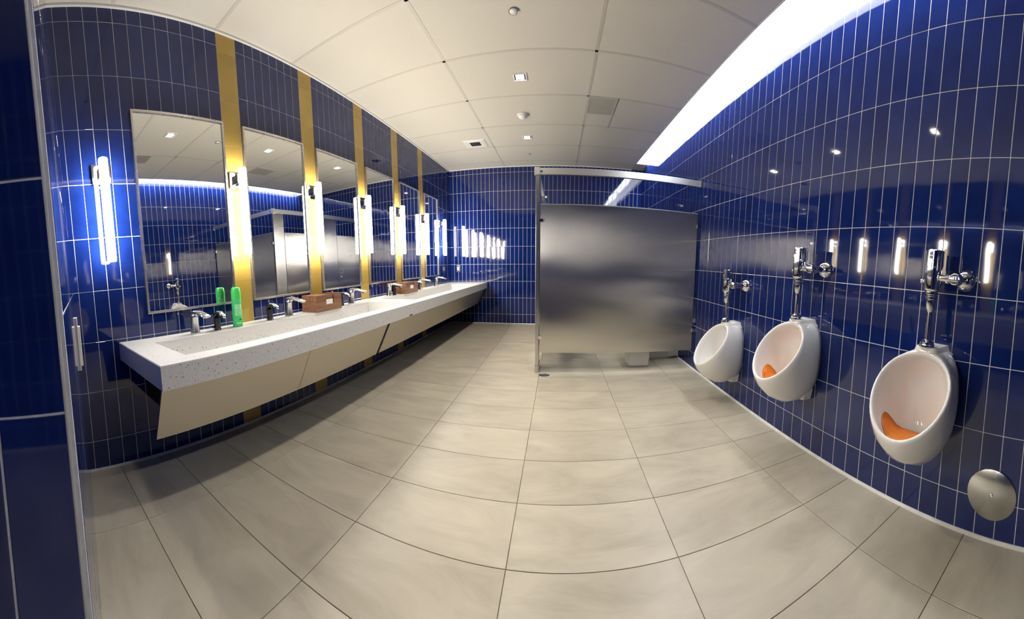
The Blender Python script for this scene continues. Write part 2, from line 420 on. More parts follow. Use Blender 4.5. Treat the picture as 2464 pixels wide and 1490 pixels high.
# ------------------------------------------------------------------ ceiling
SLOT_X = 1.245
CE = struct(obj('ceiling', box(XL - T, SLOT_X - 0.014, YR - T, YB + T, H + 0.03, H + 0.2), 'tbar'), 'cream suspended panel ceiling', 'ceiling')
gx = [XL, -0.935, 0.275, SLOT_X - 0.012]
gy = [YR] + [2.03 + 0.705 * k for k in range(-4, 6)] + [YB]
GRILLE = (0.275, 0.575, 3.44, 3.815)
frC = Matrix(((1, 0, 0, 0), (0, -1, 0, 0), (0, 0, -1, H + 0.006), (0, 0, 0, 1)))
cells = []
for a, b in zip(gx, gx[1:]):
    for c, d in zip(gy, gy[1:]):
        if a > 0.2 and abs(c - 3.44) < 0.03:
            cells += [(a, 0.575, 3.83, d), (0.575, b, c, d)]
        else: cells.append((a, b, c, d))
_j = JOINT; JOINT = 0.004
lay_tiles(CE, frC, [(a, b, -d, -c) for a, b, c, d in cells], material='ceil', name='ceiling_panel', wob=0.0, field_mat='ceil')
JOINT = _j
def bar(a, b, w=0.024):
    bm = bmesh.new()
    if abs(a[0] - b[0]) < 1e-6: bx(bm, a[0] - w / 2, a[0] + w / 2, a[1], b[1], H - 0.0015, H + 0.03)
    else: bx(bm, a[0], b[0], a[1] - w / 2, a[1] + w / 2, H - 0.0015, H + 0.03)
    return obj('grid_bar', bm, 'tbar', CE)
for x in gx[1:3]: bar((x, YR), (x, YB))
for y in gy[1:-1]: bar((XL, y), (SLOT_X - 0.012, y))
bar((0.575, 3.44), (0.575, 4.145), 0.02)
for nm, a, lb in (('trim_2', (XL, XL + 0.022, YF, YB), 'white wall angle where ceiling meets the sink wall'), ('trim_3', (XL, SLOT_X, YB - 0.022, YB), 'white wall angle where ceiling meets the end wall')):
    struct(obj(nm, box(a[0], a[1], a[2], a[3], H - 0.014, H), 'white'), lb, 'trim')

# slot light along the right wall
SL0, SL1 = 0.5, 5.46
sl = thing('slot_light', 'long bright slot light along the ceiling edge above the urinals', 'light', (0, 0, H))
bm = box(SLOT_X, XR - 0.007, SL0, SL1, 0.050, 0.054)
obj('lens', bm, 'slot', sl)
bm = bmesh.new(); bx(bm, SLOT_X - 0.010, SLOT_X, SL0, SL1, -0.004, 0.058); bx(bm, SLOT_X - 0.010, XR - 0.007, SL1, SL1 + 0.012, -0.004, 0.058); bx(bm, SLOT_X - 0.010, XR - 0.007, SL0, SL1, 0.058, 0.062)
obj('edge_profile', bm, 'white', sl)
struct(obj('trim_4', box(SLOT_X - 0.010, XR, SL1 + 0.014, YB, H - 0.002, H + 0.05), 'tbar'), 'ceiling filler strip past the end of the slot light', 'trim')
struct(obj('trim_5', box(SLOT_X - 0.010, XR, YR, SL0 - 0.002, H - 0.002, H + 0.05), 'tbar'), 'ceiling filler strip before the start of the slot light', 'trim')

# recessed downlights and other ceiling fittings
DL = [(-0.335, 1.68), (-0.36, 3.11), (-0.43, 4.54)]
DLL = ['square recessed downlight seen reflected in the nearest mirror', 'nearer of the two lit square downlights in the ceiling', 'farther of the two lit square downlights in the ceiling']
for (x, y), lb in zip(DL, DLL):
    t = thing('downlight', lb, 'light', (x, y, H), 0, 'recessed ceiling downlights')
    bm = bmesh.new()
    s, w = 0.062, 0.012
    bx(bm, -s, s, -s, -s + w, -0.006, 0.0); bx(bm, -s, s, s - w, s, -0.006, 0.0); bx(bm, -s, -s + w, -s + w, s - w, -0.006, 0.0); bx(bm, s - w, s, -s + w, s - w, -0.006, 0.0)
    obj('bezel', bm, 'white', t)
    bm = bmesh.new()
    loft(bm, [[(a * 0.05, b * 0.05, -0.003) for a, b in ((-1, -1), (1, -1), (1, 1), (-1, 1))], [(a * 0.034, b * 0.034, -0.0022) for a, b in ((-1, -1), (1, -1), (1, 1), (-1, 1))]], cap0=False, cap1=False)
    obj('reflector', bm, 'chrome_s', t)
    obj('lens', box(-0.036, 0.036, -0.036, 0.036, -0.0025, 0.0, bev=0.0008), 'led', t)
    l = bpy.data.lights.new('downlight_beam', 'SPOT'); l.energy = SPOT_W; l.spot_size = 2.1; l.spot_blend = 0.9; l.shadow_soft_size = 0.04; l.color = (1.0, 0.93, 0.82)
    lo = bpy.data.objects.new('downlight_beam', l); lo.location = (0, 0, -0.02); link(lo, t)
t = thing('smoke_detector', 'white dome smoke detector between the ceiling downlights', 'detector', (-0.415, 3.86, H))
obj('base', lathe(bmesh.new(), [(0.062, 0), (0.062, -0.012), (0.058, -0.016)], n=28), 'white', t, True)
obj('dome', lathe(bmesh.new(), [(0.05, -0.014), (0.046, -0.03), (0.034, -0.044), (0.018, -0.05), (0.0, -0.051)], n=28), 'white', t, True)
for (x, y), lb in zip(((-0.31, 2.33), (-0.475, 5.22)), ('recessed sprinkler ring in the nearest ceiling panel', 'tiny recessed sprinkler cap near the end wall')):
    t = thing('sprinkler', lb, 'sprinkler', (x, y, H), 0, 'ceiling sprinklers')
    obj('cap', lathe(bmesh.new(), [(0.030, -0.002), (0.030, -0.006), (0.0, -0.007)], n=24), 'white', t, True)
    bm = bmesh.new(); lathe(bm, [(0.030, -0.0005), (0.034, -0.0005), (0.036, -0.003), (0.036, -0.004), (0.034, -0.004), (0.030, -0.002)], n=24)
    obj('ring', bm, 'chrome_s', t)
t = thing('return_grille', 'square grey return air grille beside the ceiling grid', 'grille', (0.425, 3.63, H))
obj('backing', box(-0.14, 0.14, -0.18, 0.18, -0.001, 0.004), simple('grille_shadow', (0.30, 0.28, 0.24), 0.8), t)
bm = bmesh.new()
for a in ((-0.15, 0.15, -0.19, -0.17), (-0.15, 0.15, 0.17, 0.19), (-0.15, -0.13, -0.17, 0.17), (0.13, 0.15, -0.17, 0.17)): bx(bm, *a, -0.006, 0.0)
obj('frame', bm, 'tbar', t)
gm = box(-0.13, 0.13, -0.0035, 0.0035, -0.005, -0.001); g0 = obj('slat', gm, 'tbar', t, loc=(0, -0.16, 0))
for k in range(1, 25):
    c = g0.copy(); c.location = (0, -0.16 + 0.32 * k / 24, 0); COL.objects.link(c)
t2 = dup(t, (0.425, 1.5, H), 'square return air grille seen only in the nearest mirror')
t = thing('supply_diffuser', 'white square supply air diffuser left of the downlights', 'diffuser', (-1.15, 4.64, H))
for i, (s0, s1, z) in enumerate(((0.15, 0.118, -0.014), (0.105, 0.075, -0.012), (0.062, 0.0, -0.010))):
    bm = bmesh.new()
    def sq(s, z): return [(a * s, b * s, z) for a, b in ((-1, -1), (1, -1), (1, 1), (-1, 1))]
    loft(bm, [sq(s0, -0.001), sq(s0, -0.004), sq(max(s1, 0.001), z), sq(max(s1, 0.001), z + 0.004)], cap0=True, cap1=True)
    obj('cone', bm, 'white', t)
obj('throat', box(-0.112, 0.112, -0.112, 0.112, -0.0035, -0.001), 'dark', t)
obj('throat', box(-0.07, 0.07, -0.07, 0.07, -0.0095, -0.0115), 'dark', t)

# ------------------------------------------------------------------ mirrors
MLAB = ['framed mirror nearest the camera, left of the first mustard stripe', 'framed mirror between the first and second mustard stripes', 'framed mirror between the second and third mustard stripes', 'framed mirror between the third and fourth mustard stripes', 'framed mirror between the fourth and fifth mustard stripes', 'framed mirror between the last mustard stripe and the end wall']
for (a, b), lb in zip(MIR, MLAB):
    a, b = a + 0.004, b - 0.004
    t = thing('wall_mirror', lb, 'mirror', (XL + 0.006, (a + b) / 2, MZ0), 0, 'mirrors over the sink counter')
    w, h = (b - a) / 2, MZ1 - MZ0
    obj('glass', box(0.0, 0.012, -w + 0.008, w - 0.008, 0.008, h - 0.008), 'mirror', t)
    f = 0.014
    for nm, q in (('frame_rail', (-w, w, 0.0, f)), ('frame_rail', (-w, w, h - f, h)), ('frame_stile', (-w, -w + f, f, h - f)), ('frame_stile', (w - f, w, f, h - f))):
        obj(nm, box(0.0, 0.022, *q, bev=0.0015), 'frame', t)

# ------------------------------------------------------------------ sconces
def sconce():
    t = thing('wall_sconce', '', 'lamp', (0, 0, 0), 0, 'tube sconces along the sink wall')
    obj('backplate', box(0.0, 0.018, -0.058, 0.058, 0.46, 0.575, bev=0.002), 'chrome', t)
    bm = bmesh.new(); bx(bm, 0.018, 0.056, -0.02, 0.02, 0.49, 0.55, bev=0.002)
    obj('bracket', bm, 'chrome', t)
    bm = bmesh.new(); lathe(bm, [(0.022, 0.0), (0.0262, 0.003), (0.027, 0.010), (0.027, 0.576), (0.0245, 0.584), (0.020, 0.586)], (0.086, 0, 0), n=32)
    auto_smooth(obj('tube_diffuser', bm, 'tube', t))
    obj('rear_channel', box(0.046, 0.056, -0.008, 0.008, 0.015, 0.47), 'chrome_s', t)
    return t
SY = [0.455] + [s + STRIPE_W / 2 for s in STRIPES] + [5.28]
SLAB = ['lit tube sconce on blue tile, left of the nearest mirror', 'lit tube sconce on the first mustard stripe', 'lit tube sconce on the second mustard stripe', 'lit tube sconce on the third mustard stripe', 'lit tube sconce on the fourth mustard stripe', 'lit tube sconce on the fifth mustard stripe', 'lit tube sconce on blue tile beside the end wall']
s0 = None
for y, lb in zip(SY, SLAB):
    p = (XL + 0.007, y, 1.225)
    if s0 is None: s0 = sconce(); s0.location = p; s0['label'] = lb
    else: dup(s0, p, lb)

# ------------------------------------------------------------------ sink counter
CT, CF, CB = 0.745, -1.262, 0.640      # top height, front face x, underside height
CY0, CY1 = 0.47, YB - 0.007
B1 = (-1.765, -1.375, 0.64, 2.74); B2 = (-1.765, -1.375, 2.99, 5.30)
t = thing('sink_counter', 'long speckled pale trough sink counter under the mirrors', 'counter', (0, 0, 0))
bm = bmesh.new()
# top surface with two openings, outer sides, underside
xs_ = [XL + 0.007, B1[0], B1[1], CF]; ys_ = [CY0, B1[2], B1[3], B2[2], B2[3], CY1]
gv = {(i, j, k): bm.verts.new((x, y, z)) for i, x in enumerate(xs_) for j, y in enumerate(ys_) for k, z in enumerate((CB, CT))}
for i in range(3):
    for j in range(5):
        hole = i == 1 and j in (1, 3)
        if not hole:
            bm.faces.new((gv[i, j, 1], gv[i + 1, j, 1], gv[i + 1, j + 1, 1], gv[i, j + 1, 1]))
            bm.faces.new((gv[i, j, 0], gv[i, j + 1, 0], gv[i + 1, j + 1, 0], gv[i + 1, j, 0]))
for j in range(5):
    for i in (0, 3): bm.faces.new((gv[i, j, 0], gv[i, j, 1], gv[i, j + 1, 1], gv[i, j + 1, 0]))
for i in range(3):
    for j in (0, 5): bm.faces.new((gv[i, j, 0], gv[i + 1, j, 0], gv[i + 1, j, 1], gv[i, j, 1]))
for j in (1, 3):
    a, b = j, j + 1
    for (p, q_) in (((1, a), (2, a)), ((2, a), (2, b)), ((2, b), (1, b)), ((1, b), (1, a))):
        bm.faces.new((gv[p[0], p[1], 0], gv[q_[0], q_[1], 0], gv[q_[0], q_[1], 1], gv[p[0], p[1], 1]))
bmesh.ops.recalc_face_normals(bm, faces=bm.faces)
es = [e for e in bm.edges if len(e.link_faces) == 2 and e.calc_face_angle(0) > 1 and all(v.co.z > CT - 0.001 for v in e.verts)]
bmesh.ops.bevel(bm, geom=es, offset=0.003, segments=2, affect='EDGES')
obj('countertop', bm, 'terrazzo', t)
for bsn in (B1, B2):
    x0, x1, y0, y1 = bsn; e = 0.0005; bm = bmesh.new()
    def lv(z, ins): return [(x0 + e + ins, y0 + e + ins, z), (x1 - e - ins, y0 + e + ins, z), (x1 - e - ins, y1 - e - ins, z), (x0 + e + ins, y1 - e - ins, z)]
    loft(bm, [lv(CT - 0.012, 0.0), lv(CT - 0.115, 0.006), lv(CT - 0.135, 0.03)], cap0=False, cap1=True)
    bs = obj('basin', bm, 'terrazzo', t)
    for yy in ((y0 + (y1 - y0) * 0.2), (y0 + (y1 - y0) * 0.8)):
        d = obj('drain', lathe(bmesh.new(), [(0.03, 0), (0.03, 0.003), (0.024, 0.004), (0.022, 0.002), (0.0, 0.002)], (-1.56, yy, CT - 0.135), n=20), 'chrome', bs)
# sloped apron panels below
def apron(y0, y1):
    bm = bmesh.new(); xt, xb, zt, zb = CF - 0.035, CF - 0.165, CB - 0.001, 0.365
    pr_ = [(xt, zt), (xt - 0.012, zt), (xb - 0.012, zb), (xb, zb)]
    loft(bm, [[(x, y, z) for x, z in pr_] for y in (y0, y1)])
    return obj('apron_panel', bm, 'apron', t)
for a, b in ((CY0 + 0.012, 1.386), (1.389, 2.30), (2.34, 4.08), (4.083, CY1 - 0.03)): apron(a, b)
for yy in (0.62, 2.32, 4.0):
    bm = bmesh.new(); loft(bm, [[(x, y, z) for x, z in ((XL + 0.007, CB), (CF - 0.06, CB), (CF - 0.19, 0.40), (XL + 0.007, 0.40))] for y in (yy - 0.006, yy + 0.006)])
    obj('bracket', bm, 'dark', t)
bm = box(CF - 0.0005, CF + 0.0015, 2.62, 2.675, CB + 0.004, CB + 0.012); obj('edge_chip', bm, 'dark', t)

# ------------------------------------------------------------------ faucets and soap pumps
def faucet():
    t = thing('faucet', '', 'faucet', (0, 0, 0), 0, 'chrome faucets on the sink counter')
    bm = bmesh.new()
    def ring(cx_, z, a, b, n=16): return [(cx_ + a * math.cos(2 * PI * k / n), b * math.sin(2 * PI * k / n), z) for k in range(n)]
    loft(bm, [ring(0, 0, 0.030, 0.026), ring(0, 0.008, 0.028, 0.0245), ring(0.002, 0.05, 0.023, 0.021), ring(0.006, 0.085, 0.021, 0.020), ring(0.012, 0.104, 0.022, 0.021)])
    obj('body', bm, 'chrome_s', t, True)
    bm = bmesh.new()
    tube(bm, [(-0.014, 0, 0.098), (0.0, 0, 0.112), (0.03, 0, 0.116), (0.07, 0, 0.112), (0.115, 0, 0.103), (0.135, 0, 0.097), (0.139, 0, 0.094)], [(0.012, 0.006), (0.024, 0.011), (0.0255, 0.011), (0.025, 0.0095), (0.025, 0.008), (0.021, 0.006), (0.010, 0.003)], n=14)
    obj('spout', bm, 'chrome', t, True)
    obj('aerator', lathe(bmesh.new(), [(0.008, 0.086), (0.009, 0.097)], (0.118, 0, 0), n=12), 'black', t, True)
    return t
def soap():
    t = thing('soap_dispenser', '', 'dispenser', (0, 0, 0), 0, 'black soap dispensers on the sink counter')
    bm = bmesh.new()
    def ring(cx_, z, a, b, n=16): return [(cx_ + a * math.cos(2 * PI * k / n), b * math.sin(2 * PI * k / n), z) for k in range(n)]
    loft(bm, [ring(0, 0, 0.0225, 0.0225), ring(0, 0.004, 0.0225, 0.0225), ring(0, 0.006, 0.020, 0.020), ring(0, 0.07, 0.0195, 0.0195)])
    auto_smooth(obj('body', bm, 'black', t))
    bm = bmesh.new()
    tube(bm, [(-0.012, 0, 0.058), (-0.008, 0, 0.082), (0.012, 0, 0.098), (0.045, 0, 0.097), (0.072, 0, 0.082), (0.082, 0, 0.070)], [(0.016, 0.012), (0.020, 0.014), (0.021, 0.013), (0.019, 0.011), (0.016, 0.009), (0.008, 0.004)], n=14)
    obj('spout', bm, 'black', t, True)
    bm = bmesh.new()
    tube(bm, [(0.0, 0, 0.101), (0.014, 0, 0.107), (0.045, 0, 0.105), (0.072, 0, 0.089), (0.083, 0, 0.074)], [(0.006, 0.003), (0.016, 0.006), (0.017, 0.006), (0.014, 0.006), (0.006, 0.004)], n=14)
    obj('cap', bm, 'chrome', t, True)
    obj('nozzle', lathe(bmesh.new(), [(0.004, 0.062), (0.005, 0.078)], (0.070, 0, 0), n=10), 'black', t, True)
    obj('side_button', lathe(bmesh.new(), [(0.006, -0.034), (0.006, -0.018)], (0, 0, 0.018), axis='Y', n=10), 'black', t, True)
    return t
FX = -1.835
FA = [(0.935, 'faucet nearest the camera, before the green spray can'), (1.735, 'faucet just before the nearer wooden box'), (2.55, 'faucet just past the nearer wooden box'), (3.29, 'faucet just before the farther wooden box'), (4.16, 'faucet just past the farther wooden box'), (4.78, 'faucet farthest from the camera, by the end wall')]
f0 = None
for y, lb in FA:
    p = (FX, y, CT)
    if f0 is None: f0 = faucet(); f0.location = p; f0.scale = (1.2, 1.2, 1.2); f0['label'] = 'chrome ' + lb
    else: dup(f0, p, 'chrome ' + lb)
SO = [(1.098, 'soap dispenser between the nearest faucet and the green spray can'), (1.545, 'soap dispenser past the green spray can'), (2.40, 'soap dispenser touching the far side of the nearer wooden box'), (3.42, 'soap dispenser in front of the farther wooden box'), (4.02, 'soap dispenser past the farther wooden box')]
f0 = None
for y, lb in SO:
    p = (FX, y, CT)
    if f0 is None: f0 = soap(); f0.location = p; f0.scale = (1.12, 1.12, 1.12); f0['label'] = 'black and chrome ' + lb
    else: dup(f0, p, 'black and chrome ' + lb)

# ------------------------------------------------------------------ spray can and wooden boxes
t = thing('spray_can', 'tall bright green aerosol can standing on the counter by the first stripe', 'can', (-1.83, 1.255, CT))
auto_smooth(obj('body', lathe(bmesh.new(), [(0.031, 0.0), (0.0335, 0.003), (0.0335, 0.006), (0.0328, 0.008), (0.0328, 0.182), (0.0315, 0.188), (0.028, 0.196)], n=28), 'greencan', t))
auto_smooth(obj('cap', lathe(bmesh.new(), [(0.0325, 0.190), (0.0325, 0.225), (0.031, 0.245), (0.027, 0.258), (0.020, 0.262), (0.0, 0.263)], n=28), 'greencap', t))
def patch(z0, z1, a0, a1, r, m_):
    bm = bmesh.new(); n = 8
    loft(bm, [[(r * math.cos(a0 + (a1 - a0) * k / n), r * math.sin(a0 + (a1 - a0) * k / n), z) for k in range(n + 1)] for z in (z0, z1)], cap0=False, cap1=False, closed=False)
    return obj('printed_label', bm, m_, t, True)
patch(0.075, 0.15, -1.0, 0.5, 0.03305, 'greenprint')
for z in (0.085, 0.098, 0.112): patch(z, z + 0.003, -0.85, 0.35, 0.0332, 'greencan')
patch(0.045, 0.054, -0.2, 0.4, 0.0331, 'greendark')
patch(0.02, 0.03, -0.9, 0.2, 0.0331, 'greenprint')

def towel_box(y0, y1, label):
    """open wooden paper towel box with a slot cut down its front"""
    L_, D_, Hh = y1 - y0, 0.165, 0.135; w = 0.012
    t = thing('towel_box', label, 'box', (-1.905, y0, CT), 0, 'wooden boxes on the sink counter')
    obj('base_board', box(0, D_, 0, L_, 0, w), 'wood', t)
    obj('back_board', box(0, w, 0, L_, w, Hh), 'wood', t)
    obj('side_board', box(w, D_ - w, 0, w, w, Hh), 'wood', t)
    obj('side_board', box(w, D_ - w, L_ - w, L_, w, Hh), 'wood', t)
    bm = bmesh.new(); s0_, s1_ = L_ * 0.60, L_ * 0.67
    for q in ((0, s0_, w, Hh), (s1_, L_, w, Hh), (s0_, s1_, w, Hh * 0.45)): bx(bm, D_ - w, D_, *q)
    obj('front_board', bm, 'wood', t)
    obj('lid_board', box(w, D_ - w, w, L_ * 0.58, Hh - 0.012, Hh - 0.002), 'wood', t)
    obj('paper_label', box(D_, D_ + 0.0015, L_ * 0.36, L_ * 0.62, 0.055, 0.095), 'paper', t)
    return t
towel_box(1.955, 2.275, 'nearer reddish wooden towel box with white label on the counter')
towel_box(3.53, 3.88, 'farther reddish wooden towel box with white label on the counter')

# ------------------------------------------------------------------ urinals
def urinal(name_label, y, z, screen):
    t = thing('urinal', name_label, 'urinal', (XR - 0.006, y, z), 0, 'urinals on the right wall')
    N = 40
    def ring(T_, B_, a, egg=0.0, flat=0.0):
        out = []
        for k in range(N):
            th = 2 * PI * k / N; c, s = math.cos(th), math.sin(th)
            c2 = math.copysign(abs(c) ** (1 - flat), c); s2 = math.copysign(abs(s) ** (1 - flat), s)
            d = (T_[0] + B_[0]) / 2 + (T_[0] - B_[0]) / 2 * c2; zz = (T_[1] + B_[1]) / 2 + (T_[1] - B_[1]) / 2 * c2
            out.append((-d, a * s2 * (1 + egg * c), zz))
        return out
    outer = [((0, .487), (0, .045), .125, .05, .25), ((.03, .492), (.05, .03), .146, .03, .18), ((.06, .492), (.12, .004), .163, .02, .12), ((.085, .492), (.20, .012), .172, .02, .08),
             ((.105, .490), (.28, .055), .177, .03, .04), ((.12, .486), (.335, .112), .178, .04, .0), ((.128, .481), (.357, .155), .175, .08, .0), ((.131, .476), (.361, .168), .171, .08, .0)]
    inner = [((.132, .468), (.356, .176), .164, .08, .0), ((.128, .462), (.346, .174), .158, .08, .0), ((.105, .447), (.325, .150), .154, .04, .0), ((.070, .415), (.275, .108), .146, .03, .0),
             ((.048, .345), (.215, .082), .130, .02, .0), ((.046, .250), (.165, .072), .105, .0, .0), ((.055, .160), (.130, .070), .065, .0, .0), ((.075, .095), (.110, .072), .02, .0, .0)]
    bm = bmesh.new(); loft(bm, [ring(*r) for r in outer + inner], cap0=True, cap1=True)
    obj('bowl', bm, 'porcelain', t, True)
    bm = bmesh.new()
    loft(bm, [[(-d, w_, zz) for d, w_ in ((0, -b), (0, b), (c_, b * .9), (c_ + .02, b * .55), (c_ + .02, -b * .55), (c_, -b * .9))] for zz, b, c_ in ((.462, .085, .060), (.480, .066, .112), (.498, .058, .112), (.502, .055, .108))])
    auto_smooth(obj('spud_block', bm, 'porcelain', t), 0.9)
    # trapway foot under the bowl against the wall
    bm = bmesh.new()
    loft(bm, [[(-d, w_, zz) for d, w_ in ((0, -b), (0, b), (c_ * .8, b * .95), (c_, b * .5), (c_, -b * .5), (c_ * .8, -b * .95))] for zz, b, c_ in ((.16, .085, .030), (.07, .080, .050), (.03, .072, .072), (.006, .065, .066))])
    auto_smooth(obj('trap_foot', bm, 'porcelain', t), 0.9)
    if screen:
        s = thing('urinal_screen', screen, 'urinal screen', (XR - 0.006, y, z), 0, 'orange urinal screens')
        bm2 = bmesh.new(); loft(bm2, [ring(*r) for r in inner], cap0=False); bmesh.ops.triangulate(bm2, faces=bm2.faces)
        bvh = BVHTree.FromBMesh(bm2); bm2.free()
        bm = bmesh.new(); n = 32; rings = []
        for f, dz in ((0.02, 0.003), (0.35, 0.003), (0.7, 0.003), (1.0, 0.003), (1.0, 0.007), (0.85, 0.009), (0.6, 0.008), (0.3, 0.009), (0.02, 0.010)):
            rr = []
            for k in range(n):
                th = 2 * PI * k / n; c, q_ = math.cos(th), math.sin(th)
                e_ = 1.0 - 0.18 * math.cos(2 * th)
                d = 0.200 + 0.100 * f * e_ * c; w_ = 0.112 * f * e_ * q_
                hit = bvh.ray_cast(Vector((-d, w_ * 0.98, 0.21)), Vector((0, 0, -1)))[0]
                rr.append((-d, w_, max((hit.z if hit else 0.1) + dz, 0.122 + dz + 0.012 * f * c)))
            rings.append(rr)
        loft(bm, rings)
        obj('mat', bm, 'orange', s, True)
    return t
UY = [0.635, 1.50, 2.36]; UZ = [0.325, 0.325, 0.165]
ULAB = ['white wall urinal nearest the camera, large orange screen inside', 'white wall urinal in the middle of the three', 'low-mounted white wall urinal beside the steel partition']
USCR = ['large orange screen mat in the nearest urinal', 'orange screen mat in the middle urinal', None]
for y, z, lb, sc_ in zip(UY, UZ, ULAB, USCR): urinal(lb, y, z, sc_)

def flush_valve():
    """origin: on the wall, at the spud's height"""
    t = thing('flush_valve', '', 'flush valve', (0, 0, 0), 0, 'chrome flush valves above the urinals')
    d = -0.112; K = 1.36
    def lath(prof, *a, **k): return lathe(bmesh.new(), [(r * K, h_) for r, h_ in prof], *a, **k)
    auto_smooth(obj('spud_nut', lath([(0.024, -0.002), (0.026, 0.0), (0.026, 0.008), (0.024, 0.010), (0.0235, 0.020), (0.018, 0.024), (0.0115, 0.030)], (d, 0, 0), n=24), 'chrome', t))
    auto_smooth(obj('flush_tube', lath([(0.0095, 0.02), (0.0095, 0.17)], (d, 0, 0), n=18), 'chrome', t))
    auto_smooth(obj('tailpiece', lath([(0.010, 0.150), (0.013, 0.160), (0.015, 0.165), (0.017, 0.205), (0.021, 0.208), (0.021, 0.218), (0.018, 0.221), (0.018, 0.226), (0.024, 0.229), (0.024, 0.238), (0.021, 0.242)], (d, 0, 0), n=24), 'chrome', t))
    bd = auto_smooth(obj('body', lath([(0.020, 0.238), (0.027, 0.246), (0.0285, 0.252), (0.0285, 0.345), (0.030, 0.347), (0.030, 0.350), (0.0285, 0.352)], (d, 0, 0), n=28), 'chrome', t))
    bm = bmesh.new()
    def sec(z, r, k):
        r *= K
        return [(d + r * math.cos(2 * PI * i / 28) * (1.0 if math.cos(2 * PI * i / 28) < 0 else k), r * math.sin(2 * PI * i / 28), z) for i in range(28)]
    loft(bm, [sec(0.350, 0.0295, 1.25), sec(0.418, 0.0295, 1.25), sec(0.421, 0.0275, 1.2)])
    hd = auto_smooth(obj('sensor_head', bm, 'chrome', t))
    for z in (0.404, 0.388):
        o = obj('sensor_eye', lath([(0.0055, 0.0), (0.0055, -0.002), (0.004, -0.0025)], (d - 0.0285 * K - 0.001, 0, z), axis='X', n=14), 'black', hd)
    o = obj('emblem', lath([(0.0085, 0.0), (0.0085, -0.0016), (0.007, -0.002), (0.0, -0.002)], (d - 0.0288 * K - 0.001, 0, 0.372), axis='X', n=18), 'chrome_s', hd); 
    auto_smooth(obj('side_knob', lath([(0.005, 0.036), (0.005, 0.046), (0.008, 0.047), (0.008, 0.056), (0.005, 0.058)], (d, 0, 0.282), axis='Y', n=14), 'chrome', t))
    auto_smooth(obj('supply_tube', lath([(0.018, -0.024), (0.018, -0.034), (0.012, -0.038), (0.012, -0.064), (0.0165, -0.066), (0.0165, -0.078), (0.013, -0.080), (0.013, -0.10)], (d, 0, 0.302), axis='Y', n=20), 'chrome', t))
    st = auto_smooth(obj('stop_valve', lath([(0.0, -0.028), (0.014, -0.028), (0.018, -0.026), (0.0195, -0.022), (0.0195, 0.02), (0.017, 0.026), (0.015, 0.05), (0.015, 0.098)], (d, -0.112, 0.302), axis='X', n=24), 'chrome', t))
    auto_smooth(obj('flange', lath([(0.016, -0.040), (0.024, -0.034), (0.033, -0.018), (0.037, -0.004), (0.037, 0.0)], (0, -0.112, 0.302), axis='X', n=28), 'chrome', t))
    return t
VLAB = ['chrome sensor flush valve above the nearest urinal', 'chrome sensor flush valve above the middle urinal', 'chrome sensor flush valve above the low urinal by the partition']
v0 = None
for y, z, lb in zip(UY, UZ, VLAB):
    p = (XR - 0.006, y, z + 0.505)
    if v0 is None: v0 = flush_valve(); v0.location = p; v0['label'] = lb
    else: dup(v0, p, lb)

# round clean-out cover low on the right wall
t = thing('cleanout_cover', 'round steel clean-out cover low on the wall beside the nearest urinal', 'cover', (XR - 0.006, 0.305, 0.205))
auto_smooth(obj('disc', lathe(bmesh.new(), [(0.112, 0.0), (0.112, -0.004), (0.109, -0.0065), (0.0, -0.0075)], axis='X', n=48), 'chrome_s', t))
obj('screw', lathe(bmesh.new(), [(0.0075, -0.007), (0.0075, -0.0095), (0.004, -0.0105), (0.003, -0.0085), (0.0, -0.0085)], axis='X', n=14), 'chrome', t, True)

# ------------------------------------------------------------------ toilet partition
PX, PYY = -0.205, 3.255
def sheet(w, h, th, seed):
    """a sheet-metal panel, width along x, faces +-y, gently out of flat as real sheet is"""
    r = random.Random(seed); ph = [r.uniform(0, 6.28) for _ in range(8)]; bm = bmesh.new(); nx, nz = 36, 36
    def dz(u, v):
        e = min(u, w - u, v, h - v) / 0.04; e = max(0.0, min(1.0, e))
        return e * (0.0013 * math.sin(2 * PI * u / 1.05 + ph[0] + 0.9 * math.sin(2 * PI * v / 1.1 + ph[1])) * math.cos(2 * PI * v / 0.9 + ph[2]) + 0.0010 * math.sin(2 * PI * v / 0.62 + ph[3] + 1.1 * math.sin(2 * PI * u / 1.3 + ph[4])))
    sides = []
    for s_ in (-1, 1):
        sides.append([[bm.verts.new((w * i / nx, s_ * th / 2 + dz(w * i / nx, h * j / nz), h * j / nz)) for i in range(nx + 1)] for j in range(nz + 1)])
    for gr in sides:
        for j in range(nz):
            for i in range(nx): bm.faces.new((gr[j][i], gr[j][i + 1], gr[j + 1][i + 1], gr[j + 1][i]))
    a, b = sides
    for i in range(nx):
        bm.faces.new((a[0][i], a[0][i + 1], b[0][i + 1], b[0][i])); bm.faces.new((a[nz][i], a[nz][i + 1], b[nz][i + 1], b[nz][i]))
    for j in range(nz):
        bm.faces.new((a[j][0], a[j + 1][0], b[j + 1][0], b[j][0])); bm.faces.new((a[j][nx], a[j + 1][nx], b[j + 1][nx], b[j][nx]))
    return bm
t = thing('toilet_partition', 'brushed stainless toilet partition at the right of the room', 'partition', (0, 0, 0))
pn = auto_smooth(obj('side_panel', sheet(XR - 0.056 - PX, 1.447, 0.025, 3), 'steel', t, loc=(PX + 0.028, PYY, 0.205)), 0.5)
obj('top_edge_channel', box(PX + 0.028, XR - 0.028, PYY - 0.0135, PYY + 0.0135, 1.646, 1.655), 'alu', pn).location = (-PX - 0.028, -PYY, -0.205)
pl = obj('pilaster', box(PX - 0.016, PX + 0.016, PYY - 0.016, 3.44, 0.0, 1.975, bev=0.003), 'steel_post', t)
